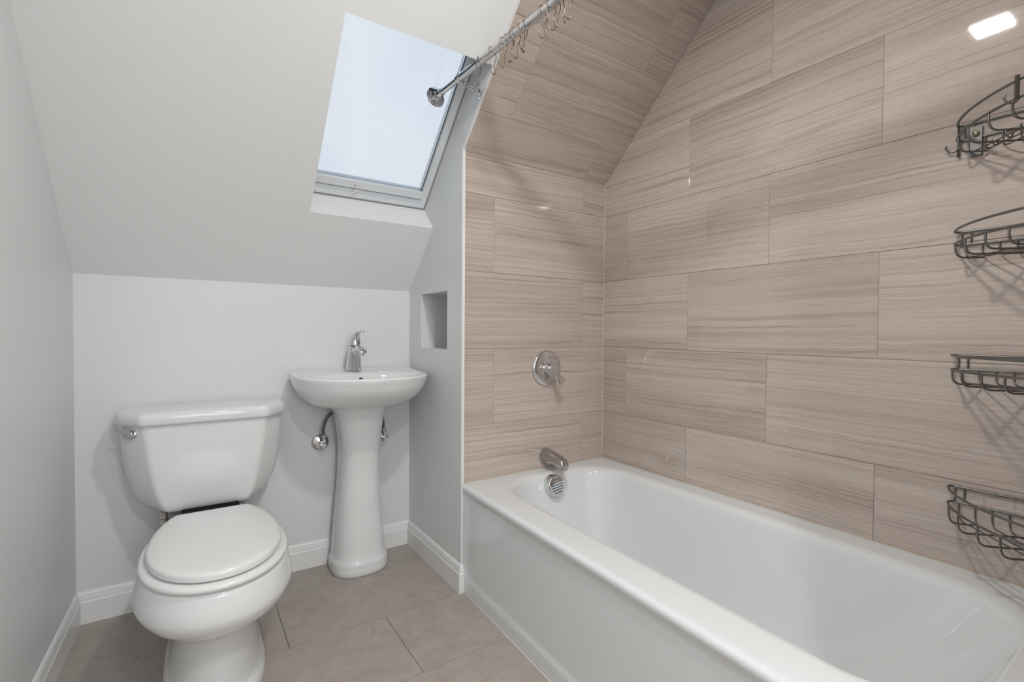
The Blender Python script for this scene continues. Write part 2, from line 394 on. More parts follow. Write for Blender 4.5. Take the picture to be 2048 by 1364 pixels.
# tiled end wall
mb = MB(); mb.prism([(XN + .012, YT + .0018, 0), (XR + .1, YT + .0018, 0), (XR + .1, YT + .0018, zs(YT)), (XN + .012, YT + .0018, zs(YT))],
                    [(XN + .012, YT + .04, 0), (XR + .1, YT + .04, 0), (XR + .1, YT + .04, zs(YT + .04)), (XN + .012, YT + .04, zs(YT + .04))])
wall_end = struct(mb.build('wall_end', 'grout', smooth=False))
for k in range(5):
    z0, z1 = ZJ[k], ZJ[k + 1]
    xs = [.58, 1.0335, 1.671] if k % 2 else [.872, 1.5115, 2.15]
    # rows: .336-.643 / .9475-1.2535 / 1.557.. have the joint at 1.51, the others at 1.033
    for i in range(2):
        p = clip([(xs[i], z0), (xs[i + 1], z0), (xs[i + 1], z1), (xs[i], z1)], [(-1, 0, -(XN + .011)), (1, 0, XR), (0, 1, zs(YT)), (0, -1, -ZR + .03)])
        tile(wall_end, Vector((0, YT, 0)), Vector((1, 0, 0)), Vector((0, 0, 1)), Vector((0, -1, 0)), p, 'stone')
# tiled long wall
mb = MB(); yz_prism(mb, [(YB, 0), (YF, 0), (YF, ZK), (YC, CEIL), (YB, CEIL)], XR + .0018, XR + .1)
wall_right = struct(mb.build('wall_right', 'grout', smooth=False))
for k in range(7):
    z0, z1 = ZJ[k], ZJ[k + 1]
    y = (1.5315 if k % 2 else 1.2125) + TL
    while y > Y0T - .02:
        p = clip([(y - TL, z0), (y, z0), (y, z1), (y - TL, z1)], [(1, 0, YT), (-1, 0, -(Y0T - .006)), (0, 1, CEIL), (0, -1, -ZR + .03), (TN, 1, ZK + TN * YF)])
        tile(wall_right, Vector((XR, 0, 0)), Vector((0, 1, 0)), Vector((0, 0, 1)), Vector((-1, 0, 0)), p, 'stone')
        y -= TL
# near end of the alcove, out of view beside the photographer
mb = MB().box(XB, XR + .1, Y0T - .11, Y0T - .0018, 0, CEIL)
wall_near = struct(mb.build('wall_near', 'wall_paint', smooth=False))
for k in range(7):
    for xa in ([.60, 1.2375] if k % 2 else [.28, .9175, 1.555]):
        p = clip([(xa, ZJ[k]), (xa + TL, ZJ[k]), (xa + TL, ZJ[k + 1]), (xa, ZJ[k + 1])], [(-1, 0, -XB), (1, 0, XR), (0, 1, CEIL), (0, -1, -ZR + .03)])
        tile(wall_near, Vector((0, Y0T - .0002, 0)), Vector((1, 0, 0)), Vector((0, 0, 1)), Vector((0, 1, 0)), p, 'stone')
mb = MB().box(XB, XB + .1, YB, Y0T - .112, 0, CEIL); struct(mb.build('wall_entry', 'wall_paint', smooth=False))
# entry wall; doorway, hall and window, all unseen, are added for fill light
DX0, DX1 = -.22, .66
mb = MB().box(-.6, DX0, YB - .1, YB, 0, CEIL); mb.box(DX1, XB + .1, YB - .1, YB, 0, CEIL); mb.box(DX0, DX1, YB - .1, YB, 2.05, CEIL); struct(mb.build('wall_front', 'wall_paint', smooth=False))
mb = MB().box(DX0 - .06, DX0, YB, YB + .015, 0, 2.11); mb.box(DX1, DX1 + .06, YB, YB + .015, 0, 2.11); mb.box(DX0, DX1, YB, YB + .015, 2.05, 2.11); struct(mb.build('trim_added_doorway', 'trim_paint', smooth=False))
mb = MB().box(-.6, 1.08, -2.6, YB - .1, -.1, 0); struct(mb.build('floor', 'floor_grout', smooth=False))  # unseen floor of the added hall
mb = MB().box(-.7, -.6, -2.6, YB - .1, 0, CEIL); mb.box(1.08, 1.18, -2.6, YB - .1, 0, CEIL); mb.box(-.7, 1.18, -2.6, -2.5, 0, .85); mb.box(-.7, 1.18, -2.6, -2.5, 2.05, CEIL)
mb.box(-.7, -.32, -2.6, -2.5, .85, 2.05); mb.box(.72, 1.18, -2.6, -2.5, .85, 2.05); struct(mb.build('wall_added_hall', 'wall_paint', smooth=False))
mb = MB().box(-.7, 1.18, -2.6, YB - .1, CEIL, CEIL + .1); struct(mb.build('ceiling', 'ceiling_paint', smooth=False))  # unseen ceiling of the added hall
mb = MB().box(-.32, -.28, -2.56, -2.50, .85, 2.05); mb.box(.68, .72, -2.56, -2.50, .85, 2.05); mb.box(-.28, .68, -2.56, -2.50, .85, .89); mb.box(-.28, .68, -2.56, -2.50, 2.01, 2.05)
struct(mb.build('window_added', 'trim_paint', smooth=False))  # unseen window frame, added round the fill light
# ceiling: flat part, slope round the roof window
DEP = .135
HX0, HS0, HS1 = .385, .3655, 1.047
SC_ = (YF - YC) * CN
mb = MB()
def slab(x0, x1, s0, s1, d0=0.0, d1=DEP):
    a = [SP(x0 if not callable(x0) else x0(YF - s / CN), s, o) for s, o in ((s0, d0), (s1, d0), (s1, d1), (s0, d1))]
    b = [SP(x1, s, o) for s, o in ((s0, d0), (s1, d0), (s1, d1), (s0, d1))]
    mb.prism(a, b)
slab(-.6, HX0, -.12, SC_ + .0); slab(HX0, XN, -.12, HS0); slab(HX0, XN, HS1, SC_)
mb.box(-.6, XN, YB - .1, YC, CEIL, CEIL + .12)
struct(mb.build('ceiling', 'ceiling_paint', smooth=False))
ceiling = bpy.data.objects['ceiling']
mb = MB(); slab(XN, XR + .1, -.12, SC_, .0018, DEP); slab(XN, XN + .008, -.12, SC_, 0, .0018)
mb.box(XN, XR + .1, YB - .1, YC, CEIL + .001, CEIL + .12)
ceil_t = struct(mb.build('ceiling_tiled', 'wall_paint', smooth=False))
mb = MB(); s0 = (YF - YT) * CN
mb.prism([SP(XN + .009, s0, .0014), SP(XN + .009, SC_, .0014), SP(XN + .009, SC_, .0018), SP(XN + .009, s0, .0018)], [SP(XR, s0, .0014), SP(XR, SC_, .0014), SP(XR, SC_, .0018), SP(XR, s0, .0018)])
struct(mb.build('trim_grout_bed', 'grout', smooth=False)); bpy.data.objects['trim_grout_bed'].name = 'trim_1'
SJ = [s0, s0 + .172 - .006, .904 + .314 - .002, 1.53]
for k in range(3):
    for xa in ([.30, 1.030, 1.667] if k == 1 else [.871, 1.5085]):
        xb = {.30: 1.030, 1.030: 1.667, 1.667: 2.2, .871: 1.5085, 1.5085: 2.1}[xa]
        p = clip([(xa, SJ[k]), (xb, SJ[k]), (xb, SJ[k + 1]), (xa, SJ[k + 1])], [(-1, 0, -(XN + .009)), (1, 0, XR), (0, 1, SC_)])
        tile(ceil_t, SP(0, 0), Vector((1, 0, 0)), E1, -EN, p, 'stone', th=.0012)
# white metal edge strip where paint meets tile, up the wall and the slope
mb = MB()
mb.box(XN - .0015, XN + .0105, YT - .012, YT + .004, ZR + .002, zs(YT) - .002)
mb.prism([SP(XN - .0015, s0 - .004, -.003), SP(XN - .0015, SC_, -.003), SP(XN - .0015, SC_, .004), SP(XN - .0015, s0 - .004, .004)], [SP(XN + .009, s0 - .004, -.003), SP(XN + .009, SC_, -.003), SP(XN + .009, SC_, .004), SP(XN + .009, s0 - .004, .004)])
struct(mb.build('trim_2', 'metal_edge', smooth=False))
# caulk beads: tub to tile, tub to floor, corner of the tiled walls
mb = MB()
mb.tube([(XN + .012, YT - .001, ZR + .001), (XR - .002, YT - .001, ZR + .001), (XR - .001, YT - .004, ZR + .001), (XR - .001, Y0T, ZR + .001)], .0028, 6)
mb.tube([(XR, YT, ZR), (XR, YT, zs(YT))], .0022, 6)
struct(mb.build('trim_3', 'caulk'))
mb = MB().tube([(.8915, 1.64, .001), (.862, .80, .001), (.838, Y0T, .001)], .0035, 6)
struct(mb.build('trim_4', 'caulk'))
# baseboards
PROF = [(0, 0), (.013, 0), (.013, .074), (.0105, .079), (.0105, .086), (.0085, .092), (.0075, .100), (.003, .1075), (0, .108)]
def baseboard(name, a, b, nrm, ext=None):
    a = Vector(a); b = Vector(b); n = Vector(nrm); mb = MB(); pts = [a, b]
    if ext: pts += [Vector(ext)]
    # mitred run through the points
    rings = []
    for i, p in enumerate(pts):
        if i == 0 or not ext: nn = n
        elif i == 1: e2 = (pts[2] - pts[1]).normalized(); n2 = Vector((e2.y, -e2.x, 0)) if (Vector((e2.y, -e2.x, 0)).dot(Vector((0, -1, 0))) > 0) else Vector((-e2.y, e2.x, 0)); nn = n + n2
        else: e2 = (pts[2] - pts[1]).normalized(); nn = Vector((0, -1, 0))
        rings.append([p + nn * d + Vector((0, 0, z)) for d, z in PROF])
    mb.loft(rings); return struct(mb.build(name, 'trim_paint', angle=20))
ln = Vector((1, -AL, 0)).normalized()
baseboard('baseboard_back', (XL + .002, YF, 0), (XN, YF, 0), (0, -1, 0))
baseboard('baseboard_left', (xl(YF - .013), YF - .013, 0), (xl(YB), YB, 0), ln)
baseboard('baseboard_side', (XN, YF - .013, 0), (XN, YE, 0), (-1, 0, 0), (XN + .0085, YE, 0))
baseboard('baseboard_front', (DX1 + .06, YB, 0), (XB, YB, 0), (0, 1, 0))
baseboard('baseboard_entry', (XB, YB, 0), (XB, Y0T - .12, 0), (-1, 0, 0))

# roof window
def sbox(mb, x0, x1, s0, s1, d0, d1):
    return mb.prism([SP(x0, s, o) for s, o in ((s0, d0), (s1, d0), (s1, d1), (s0, d1))], [SP(x1, s, o) for s, o in ((s0, d0), (s1, d0), (s1, d1), (s0, d1))])
D0 = .130
mb = MB(); FS0, FS1 = HS0 - .004, HS1 + .004
e = .008
sbox(mb, HX0 - .002, XN - e, FS0 + .014, FS0 + .031, D0, D0 + .05); sbox(mb, HX0 - .002, XN - e, FS1 - .03, FS1, D0, D0 + .05)
sbox(mb, XN - .034, XN - e, FS0 + .029, FS1 - .03, D0, D0 + .05); sbox(mb, HX0 - .002, HX0 + .026, FS0 + .029, FS1 - .03, D0, D0 + .05)
win = struct(mb.build('window_1', 'window_vinyl', smooth=False))
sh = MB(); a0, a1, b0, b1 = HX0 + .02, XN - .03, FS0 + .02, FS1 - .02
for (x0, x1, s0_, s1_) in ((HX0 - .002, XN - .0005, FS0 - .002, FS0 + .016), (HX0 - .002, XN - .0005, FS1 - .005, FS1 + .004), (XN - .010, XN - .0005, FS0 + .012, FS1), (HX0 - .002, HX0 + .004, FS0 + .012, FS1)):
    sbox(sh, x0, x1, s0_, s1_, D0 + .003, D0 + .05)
sh.build('gap_shade_strip', 'gap_shade', win, smooth=False)  # strips coloured as the shadow line round the frame
gx0, gx1 = HX0 + .026, XN - .034
mb = MB(); sbox(mb, gx0, gx1, FS0 + .031, FS0 + .054, D0 + .004, D0 + .045); mb.build('groove', 'window_aluminium', win, smooth=False)
mb = MB(); sbox(mb, gx0, gx1, FS0 + .0555, FS0 + .086, D0 + .002, D0 + .045); mb.build('sash_rail', 'window_vinyl', win, smooth=False)
mb = MB(); sbox(mb, gx0, gx1, FS0 + .0538, FS0 + .0556, D0 + .0012, D0 + .04)
sbox(mb, gx1 - .0035, gx1 + .001, FS0 + .083, FS1 - .03, D0 + .0165, D0 + .0205); sbox(mb, gx0 - .001, gx0 + .003, FS0 + .083, FS1 - .03, D0 + .0165, D0 + .0205)
mb.build('gasket', 'gasket', win, smooth=False)
mb = MB(); sbox(mb, gx0 + .003, gx1 - .003, FS0 + .082, FS1 - .03, D0 + .020, D0 + .026); mb.build('pane', 'glass', win, smooth=False)
mb = MB(); mb.tube([SP(.552, FS0 + .031, D0 - .001), SP(.566, FS0 + .040, D0 - .005), SP(.577, FS0 + .054, D0 - .003)], [.0028, .0035, .0028], 8)
mb.build('latch_lever', 'trim_paint', win)
mb = MB().lathe([(0, .003), (.001, .003), (.0012, .001)], SP(.564, FS0 + .068, D0 + .002), -EN, 12); mb.build('screw_head', 'gasket', win)

# ================================================================== BATHTUB
TUB = thing('bathtub', (1.25, .92, 0), 'long white alcove bathtub with a flat rim under the tiled walls', 'bathtub')
def shear(v):
    v = Vector(v); t = (XR - v.x) / .76; v.x -= .033 * (YT - v.y) * max(t, 0) * .95; return v
y0, y1 = Y0T + .002, YT - .001
K = 14
rings = [rrect(.900, XR - .001, y0, y1, .004, .400, K), rrect(.8884, XR - .001, y0, y1, .005, .4008, K), rrect(.8880, XR - .001, y0, y1, .006, .405, K),
         rrect(.8890, XR - .001, y0, y1, .006, .411, K), rrect(.8930, XR - .001, y0, y1, .006, .4160, K), rrect(.8990, XR - .001, y0, y1, .006, .4186, K), rrect(.9045, XR - .0015, y0 + .001, y1 - .001, .008, .4194, K), rrect(.907, XR - .002, y0 + .0015, y1 - .001, .010, .4195, K), rrect(.912, XR - .004, y0 + .002, y1 - .003, .010, .4195, K)]
ox0, ox1, oy0, oy1 = 1.006, 1.560, .215, 1.622
def opn(d, z, r, e0=0, e1=0, ex=0): return rrect(ox0 + d, ox1 - d - ex, oy0 + d + e0, oy1 - d - e1, r, z, K)
rings += [opn(-.020, .4195, .20), opn(-.016, .4194, .20), opn(-.007, .4184, .195), opn(0, .4162, .19), opn(.006, .4122, .19), opn(.011, .4065, .19), opn(.015, .3950, .19), opn(.019, .375, .19, .01, .004), opn(.027, .32, .19, .03, .012, .004),
          opn(.040, .24, .185, .10, .026, .010), opn(.054, .165, .18, .19, .040, .016), opn(.068, .120, .16, .26, .050, .02), opn(.082, .096, .13, .29, .062, .024), opn(.105, .080, .12, .32, .078, .024), opn(.14, .0725, .10, .36, .10, .02), opn(.20, .070, .06, .45, .16, 0)]
rings = [[shear(v) for v in r] for r in rings]
body = MB().loft(rings, cap0=False).build('basin', 'tub_enamel', TUB, angle=60)
# apron panel with a shallow recessed field and a foot
NY, NZ = 60, 56; vs = []; fs = []
def sm(a, b, t): t = min(max((t - a) / (b - a), 0), 1); return t * t * (3 - 2 * t)
for iz in range(NZ + 1):
    z = .002 + (.4035 - .002) * iz / NZ
    for iy in range(NY + 1):
        u = iy / NY; y = (y1 - .0) - (y1 - y0) * (u ** 1.6)
        edge = .028 + .030 * (z / .4035) ** 1.5 * 0 + .022 * sm(.0, .38, z)
        rec = sm(edge * .5, edge * .5 + .03, (y1 - y)) * sm(.050, .078, z)
        x = .8915 + .0045 * rec; bl = sm(.380, .401, z); x = x * (1 - bl) + .8884 * bl
        vs.append(shear((x, y, z)))
for iz in range(NZ):
    for iy in range(NY):
        a = iz * (NY + 1) + iy; fs.append((a, a + 1, a + NY + 2, a + NY + 1))
k = len(vs); bk = [shear((.94, y, z)) for y, z in ((y1, .002), (y0, .002), (y0, .4035), (y1, .4035))]
vs += bk
fs += [(k, k + 1, k + 2, k + 3)]
fs += [tuple([k, k + 1] + [iy for iy in range(NY, -1, -1)]), tuple([k + 3, k + 2] + [NZ * (NY + 1) + iy for iy in range(NY, -1, -1)])]
fs += [tuple([k, k + 3] + [iz * (NY + 1) for iz in range(NZ, -1, -1)]), tuple([k + 1, k + 2] + [iz * (NY + 1) + NY for iz in range(NZ, -1, -1)])]
mesh_obj('apron', vs, fs, 'tub_enamel', TUB, angle=40)
# overflow cover with its slots
oc = Vector((1.279, 1.583, .373)); oa = Vector((0.0, -1, .16)).normalized()
mb = MB().lathe([(-.018, .037), (-.016, .0440), (.014, .0445), (.018, .0425), (.0195, .040), (.020, .010), (.020, .001)], oc, oa, 40)
ocv = mb.build('overflow_cover', 'chrome', TUB)
ou = (Matrix.Rotation(math.radians(8), 3, oa) @ Vector((1, 0, 0))); ov = oa.cross(ou); ov = -ov if ov.z < 0 else ov
for i in range(6):
    mb = MB()
    h = (-.0275 + .0110 * i); hw = math.sqrt(max(.0350 ** 2 - h * h, 1e-6)) * .86; c = oc + oa * .0200 + ov * h
    a = [c + ou * sx * hw + ov * sy * .0014 for sx, sy in ((-1, -1), (1, -1), (1, 1), (-1, 1))]
    mb.prism(a, [p + oa * .0004 for p in a])
    mb.build('slot', 'dark_slot', ocv, smooth=False)
settle(TUB)

# tub spout
sx = 1.302
SPT = thing('tub_spout', (sx, YT, .470), 'chrome tub spout on the tiled end wall just above the tub rim', 'spout')
def sect(y, zc, rx, rz, ex=2.3, n=28):
    out = []
    for i in range(n):
        a = 2 * PI * i / n; c, s = math.cos(a), math.sin(a)
        out.append(Vector((sx + rx * math.copysign(abs(c) ** (2 / ex), c), y, zc + rz * math.copysign(abs(s) ** (2 / ex), s))))
    return out
R = [sect(YT - .0005, .475, .033, .036, 2), sect(YT - .006, .475, .033, .036, 2), sect(YT - .02, .476, .031, .034, 2), sect(YT - .05, .476, .0285, .029), sect(YT - .08, .474, .026, .025), sect(YT - .105, .470, .024, .023), sect(YT - .122, .465, .0225, .0225), sect(YT - .131, .460, .021, .021), sect(YT - .136, .456, .018, .0165), sect(YT - .138, .454, .012, .010)]
MB().loft(R).build('spout_body', 'brushed_nickel', SPT, angle=60)
MB().lathe([(0, .012), (.010, .0125), (.012, .0115)], (sx, YT - .118, .456), (0, 0, -1), 20).build('outlet', 'chrome', SPT)
settle(SPT)

# shower valve
vx, vz = 1.302, .859
VLV = thing('shower_valve', (vx, YT, vz), 'round chrome shower valve plate with a lever on the end wall above the spout', 'shower valve')
pl = MB().lathe([(.0, .0745), (.004, .0765), (.008, .0755), (.011, .071), (.0135, .060), (.0145, .040), (.015, .001)], (vx, YT, vz), (0, -1, 0), 56).build('escutcheon', 'chrome', VLV, angle=50)
for sg in (-1, 1): MB().lathe([(0, .003), (.0012, .003), (.0014, .001)], (vx + sg * .052, YT - .0135, vz), (0, -1, 0), 12).build('plate_screw', 'chrome', pl)
hub = MB().lathe([(.010, .021), (.030, .021), (.034, .0185), (.040, .0185), (.042, .0205), (.058, .0205), (.062, .018), (.063, .001)], (vx, YT, vz), (0, -1, 0), 36).build('hub', 'chrome', VLV, angle=50)
ld_ = Vector((.50, -.22, -.84)).normalized(); lw_ = Vector((.86, 0, .50)).normalized(); lt_ = ld_.cross(lw_)
R = []
for t, w_, th_ in ((0, .008, .0075), (.014, .009, .007), (.032, .013, .0055), (.050, .018, .0042), (.064, .021, .0034), (.068, .019, .002)):
    c = Vector((vx, YT - .052, vz)) + ld_ * (.008 + t)
    R.append([c + lw_ * w_ * math.cos(2 * PI * i / 20) + lt_ * th_ * math.sin(2 * PI * i / 20) for i in range(20)])
MB().loft(R).build('lever', 'chrome', VLV, angle=60)
settle(VLV)

# ================================================================== TOILET
cx = .068
TOI = thing('toilet', (cx, 1.75, 0), 'white two-piece toilet with closed lid against the painted back wall', 'toilet')
def egg(a, yc, yf, yb, z, nf=2.1, nb=2.3, n=56, xo=0.0):
    out = []
    for i in range(n):
        t = 2 * PI * i / n; c, s = math.cos(t), math.sin(t); e = nb if s > 0 else nf; by = (yb - yc) if s > 0 else (yc - yf)
        out.append(Vector((cx + xo + a * math.copysign(abs(c) ** (2 / e), c), yc + by * math.copysign(abs(s) ** (2 / e), s), z)))
    return out
R = [egg(.132, 1.72, 1.475, 2.00, .001, 2.3, 3.2), egg(.130, 1.72, 1.478, 2.00, .022, 2.3, 3.2), egg(.118, 1.72, 1.492, 1.99, .05, 2.2, 3), egg(.109, 1.72, 1.502, 1.985, .10, 2.2, 3), egg(.106, 1.71, 1.500, 1.985, .15, 2.2, 3),
     egg(.112, 1.70, 1.478, 1.99, .195, 2.2, 3), egg(.128, 1.67, 1.440, 2.00, .225), egg(.155, 1.64, 1.398, 2.02, .25), egg(.178, 1.62, 1.366, 2.03, .275), egg(.1905, 1.615, 1.349, 2.04, .30),
     egg(.1925, 1.612, 1.346, 2.05, .312), egg(.190, 1.61, 1.347, 2.05, .335), egg(.184, 1.61, 1.352, 2.05, .36), egg(.178, 1.61, 1.357, 2.05, .378), egg(.172, 1.61, 1.364, 2.04, .3835), egg(.12, 1.61, 1.42, 1.99, .384)]
MB().loft(dense(R)).build('bowl', 'porcelain', TOI, angle=60)
R = [rrect(cx - .12, cx + .12, 1.90, 2.17, .03, .25), rrect(cx - .125, cx + .125, 1.88, 2.17, .03, .30), rrect(cx - .125, cx + .125, 1.88, 2.175, .03, .352), rrect(cx - .118, cx + .118, 1.89, 2.17, .03, .362)]
MB().loft(R).build('rear_deck', 'porcelain', TOI, angle=50)
MB().box(cx - .085, cx + .085, 1.935, 2.12, .358, .396).build('tank_gasket', 'rubber_dark', TOI, smooth=False)
# seat ring and lid
R = [egg(.170, 1.60, 1.360, 1.885, .3845), egg(.177, 1.60, 1.352, 1.89, .388), egg(.180, 1.60, 1.349, 1.89, .394), egg(.178, 1.60, 1.351, 1.89, .400), egg(.172, 1.60, 1.358, 1.885, .4035), egg(.12, 1.60, 1.42, 1.85, .404)]
MB().loft(R).build('seat', 'seat_plastic', TOI, angle=60)
def lid(d, z):
    o = []
    for v in egg(.1625 - d, 1.60, 1.366 + d, 1.925 - d, z, 2.08, 2.1): v.y = min(v.y, 1.862 - d); o.append(v)
    return o
R = [lid(.006, .4075), lid(.001, .4095), lid(0, .413), lid(0, .421), lid(.0015, .4255), lid(.005, .4285), lid(.011, .430), lid(.03, .4312), lid(.09, .4325)]
MB().loft(R).build('lid', 'seat_plastic', TOI, angle=50)
mb = MB()
for s in (-1, 1): mb = MB().lathe([(-.018, .009), (.018, .009)], (cx + s * .072, 1.872, .401), (1, 0, 0), 14); mb.build('hinge', 'seat_plastic', TOI)
# tank
tx = .060
def tank(z, wb, wf, yf, ys, yb=2.188):
    return rpoly([(tx - wb * .985, yb), (tx - wb, ys), (tx - wf, yf), (tx + wf, yf), (tx + wb, ys), (tx + wb * .985, yb)], [.008, .035, .013, .013, .035, .008], z, 7)
R = [tank(.388, .09, .085, 2.03, 2.11, 2.17), tank(.392, .135, .115, 2.012, 2.10), tank(.399, .165, .124, 2.004, 2.095), tank(.412, .188, .130, 1.999, 2.09), tank(.44, .212, .140, 1.997, 2.085), tank(.49, .230, .151, 1.995, 2.08), tank(.56, .243, .163, 1.993, 2.075), tank(.64, .251, .174, 1.991, 2.07), tank(.702, .254, .181, 1.990, 2.07)]
MB().loft(dense(R)).build('tank', 'porcelain', TOI, angle=50)
R = [tank(.696, .255, .178, 1.986, 2.066), tank(.698, .262, .186, 1.978, 2.062, 2.19), tank(.703, .2645, .189, 1.975, 2.06, 2.192), tank(.728, .2635, .188, 1.976, 2.061, 2.192), tank(.736, .260, .185, 1.980, 2.064, 2.191), tank(.7405, .252, .178, 1.988, 2.07, 2.186), tank(.742, .235, .165, 2.00, 2.08, 2.175)]
MB().loft(R).build('tank_lid', 'porcelain', TOI, angle=50)
# trip lever on the left chamfer
fn = Vector((-.075, -.075, 0)); a_ = Vector((tx - .246, 2.07, .67)); b_ = Vector((tx - .176, 1.991, .67)); dd = (b_ - a_).normalized(); nn = Vector((dd.y, -dd.x, 0)); nn = nn if nn.y < 0 else -nn
pv = a_ + dd * .062 + nn * .002
MB().lathe([(0, .014), (.006, .014), (.010, .011)], pv - nn * .002, nn, 20).build('lever_base', 'chrome', TOI)
R = []
for t, hh, zz in ((-.012, .004, -.003), (-.008, .012, -.003), (.006, .0155, -.001), (.022, .0145, .003), (.038, .010, .009), (.052, .005, .014), (.060, .0025, .016)):
    c = pv + nn * (.013 + .004 * max(t, 0) / .05) - dd * t + Vector((0, 0, zz))
    R.append([c + nn * .0042 * math.cos(2 * PI * i / 14) + Vector((0, 0, 1)) * hh * math.sin(2 * PI * i / 14) for i in range(14)])
MB().loft(R).build('flush_lever', 'chrome', TOI, angle=60)
# supply fitting under the tank
mb = MB().lathe([(0, .016), (.018, .016), (.02, .011), (.040, .010), (.042, .013), (.062, .013), (.064, .007)], (-.070, 2.10, .388), (0, 0, -1), 6); mb.build('coupling_nut', 'brushed_nickel', TOI)
mb = MB().tube(bez([(-.070, 2.10, .33), (-.066, 2.10, .29), (-.045, 2.115, .22), (-.02, 2.15, .17), (-.02, 2.185, .155)], 8), .006, 10); mb.build('supply_hose', 'braided_steel', TOI)
settle(TOI)

# ================================================================== PEDESTAL SINK
kx = .603
SNK = thing('pedestal_sink', (.612, 2.08, 0), 'white pedestal sink with a chrome mixer tap in the corner by the recess', 'sink')
def dsh(a, yf, yb, z, yc=2.01, nf=2.15, nb=6, n=144, xo=0):
    out = []
    for i in range(n):
        t = 2 * PI * i / n; c, s = math.cos(t), math.sin(t); e = nb if s > 0 else nf; by = (yb - yc) if s > 0 else (yc - yf)
        out.append(Vector((kx + xo + a * math.copysign(abs(c) ** (2 / e), c), yc + by * math.copysign(abs(s) ** (2 / e), s), z)))
    return out
zt = .838
YW = 2.195
R = [dsh(.085, 1.962, 2.17, .700, 2.05, 3, 4), dsh(.105, 1.950, YW, .7015, 2.05, 2.8, 4), dsh(.140, 1.925, YW, .706, 2.03, 2.4, 5), dsh(.175, 1.885, YW, .716, 2.02, 2.3, 5), dsh(.206, 1.845, YW, .732, 2.01, 2.2, 6),
     dsh(.232, 1.805, YW, .757, 2.01), dsh(.248, 1.780, YW, .784), dsh(.2575, 1.766, YW, .812), dsh(.261, 1.759, YW, .828), dsh(.2615, 1.758, YW, .833), dsh(.259, 1.761, YW, .8370), dsh(.254, 1.767, YW - .002, .8388), dsh(.248, 1.776, YW - .004, .8388),
     dsh(.240, 1.786, 2.178, .8365, 2.00, 2.15, 4.5), dsh(.234, 1.790, 2.120, .835, 1.985, 2.2, 3), dsh(.227, 1.791, 2.074, .8335, 1.955, 2.2, 2.4), dsh(.2235, 1.7945, 2.070, .8305, 1.952, 2.2, 2.35), dsh(.220, 1.799, 2.066, .823, 1.95, 2.2, 2.3), dsh(.214, 1.807, 2.060, .808, 1.945, 2.2, 2.3),
     dsh(.200, 1.825, 2.045, .785, 1.94, 2.2, 2.2), dsh(.170, 1.850, 2.030, .755, 1.94, 2.1, 2.1), dsh(.125, 1.875, 2.005, .737, 1.94, 2, 2), dsh(.06, 1.91, 1.97, .730, 1.94, 2, 2)]
for q in (8, 9, 10, 11, 12):
    for v in R[q]: v.z += .010 * max(0, (v.y - 2.0) / .19) ** 1.0 if v.y > 2.0 else 0
for q in (13, 14):
    for v in R[q]: v.z += .010 * max(0, (v.y - 2.0) / .19)
MB().loft(dense(R)).build('basin', 'porcelain', SNK, angle=70)
mb = MB().lathe([(0, .0135), (.001, .0135), (.0015, .0105), (.0008, .0095)], (kx + .006, 2.0535, .806), (0, -1, .32), 24); ovr = mb.build('overflow_ring', 'chrome', SNK)
MB().lathe([(.0005, .0098), (.002, .0092)], (kx + .006, 2.0535, .806), (0, -1, .32), 20).build('overflow_hole', 'rubber_dark', ovr)
# pedestal column
px_ = .612
def ped(hw, yf, z, n=4.0, yb=2.17, dx=0):
    out = []; yc = yf + hw * .95
    for i in range(48):
        t = 2 * PI * i / 48; c, s = math.cos(t), math.sin(t); e = 2.5 if s < 0 else 5; by = (yb - yc) if s > 0 else (yc - yf)
        out.append(Vector((px_ + dx + hw * math.copysign(abs(c) ** (2 / e), c), yc + by * math.copysign(abs(s) ** (2 / e), s), z)))
    return out
R = [ped(.112, 1.990, .001), ped(.115, 1.986, .008), ped(.1165, 1.985, .035), ped(.1155, 1.986, .052), ped(.110, 1.992, .066), ped(.107, 1.995, .080), ped(.104, 1.999, .13), ped(.098, 2.004, .20), ped(.091, 2.008, .28), ped(.084, 2.010, .36), ped(.080, 2.008, .44), ped(.079, 2.000, .50), ped(.082, 1.990, .56),
     ped(.088, 1.978, .62, dx=-.003), ped(.095, 1.966, .66, dx=-.005), ped(.103, 1.955, .690, dx=-.007), ped(.106, 1.950, .7015, dx=-.008)]
MB().loft(dense(R)).build('pedestal', 'porcelain', SNK, angle=60)
# mixer tap
fx, fy, fz = .600, 2.128, .8455
def oval(c, rx, ry, ax=Vector((0, 0, 1)), n=24, e=2.0):
    A = ax.normalized(); U = Vector((1, 0, 0)); V = A.cross(U).normalized()
    return [c + U * rx * math.copysign(abs(math.cos(t)) ** (2 / e), math.cos(t)) + V * ry * math.copysign(abs(math.sin(t)) ** (2 / e), math.sin(t)) for t in [2 * PI * i / n for i in range(n)]]
R = []
for z, dy, rx, ry in ((0, 0, .033, .029), (.003, 0, .033, .029), (.02, -.001, .031, .0275), (.05, -.005, .028, .026), (.08, -.012, .0255, .0245), (.10, -.018, .0245, .024), (.106, -.020, .024, .0235)):
    R.append(oval(Vector((fx, fy + dy, fz + z)), rx, ry, Vector((0, -.12, 1)), e=2.3))
tap = MB().loft(R).build('tap_body', 'chrome', SNK, angle=50)
R = []
for y, z, rx, rz in ((0, .082, .020, .018), (.03, .090, .019, .016), (.06, .094, .0185, .0135), (.085, .093, .0185, .012), (.105, .088, .018, .0105), (.115, .083, .0155, .008), (.118, .081, .009, .004)):
    c = Vector((fx, fy - .022 - y, fz + z)); R.append([c + Vector((rx * math.cos(2 * PI * i / 20), 0, rz * math.sin(2 * PI * i / 20))) for i in range(20)])
MB().loft(R).build('spout', 'chrome', tap, angle=60)
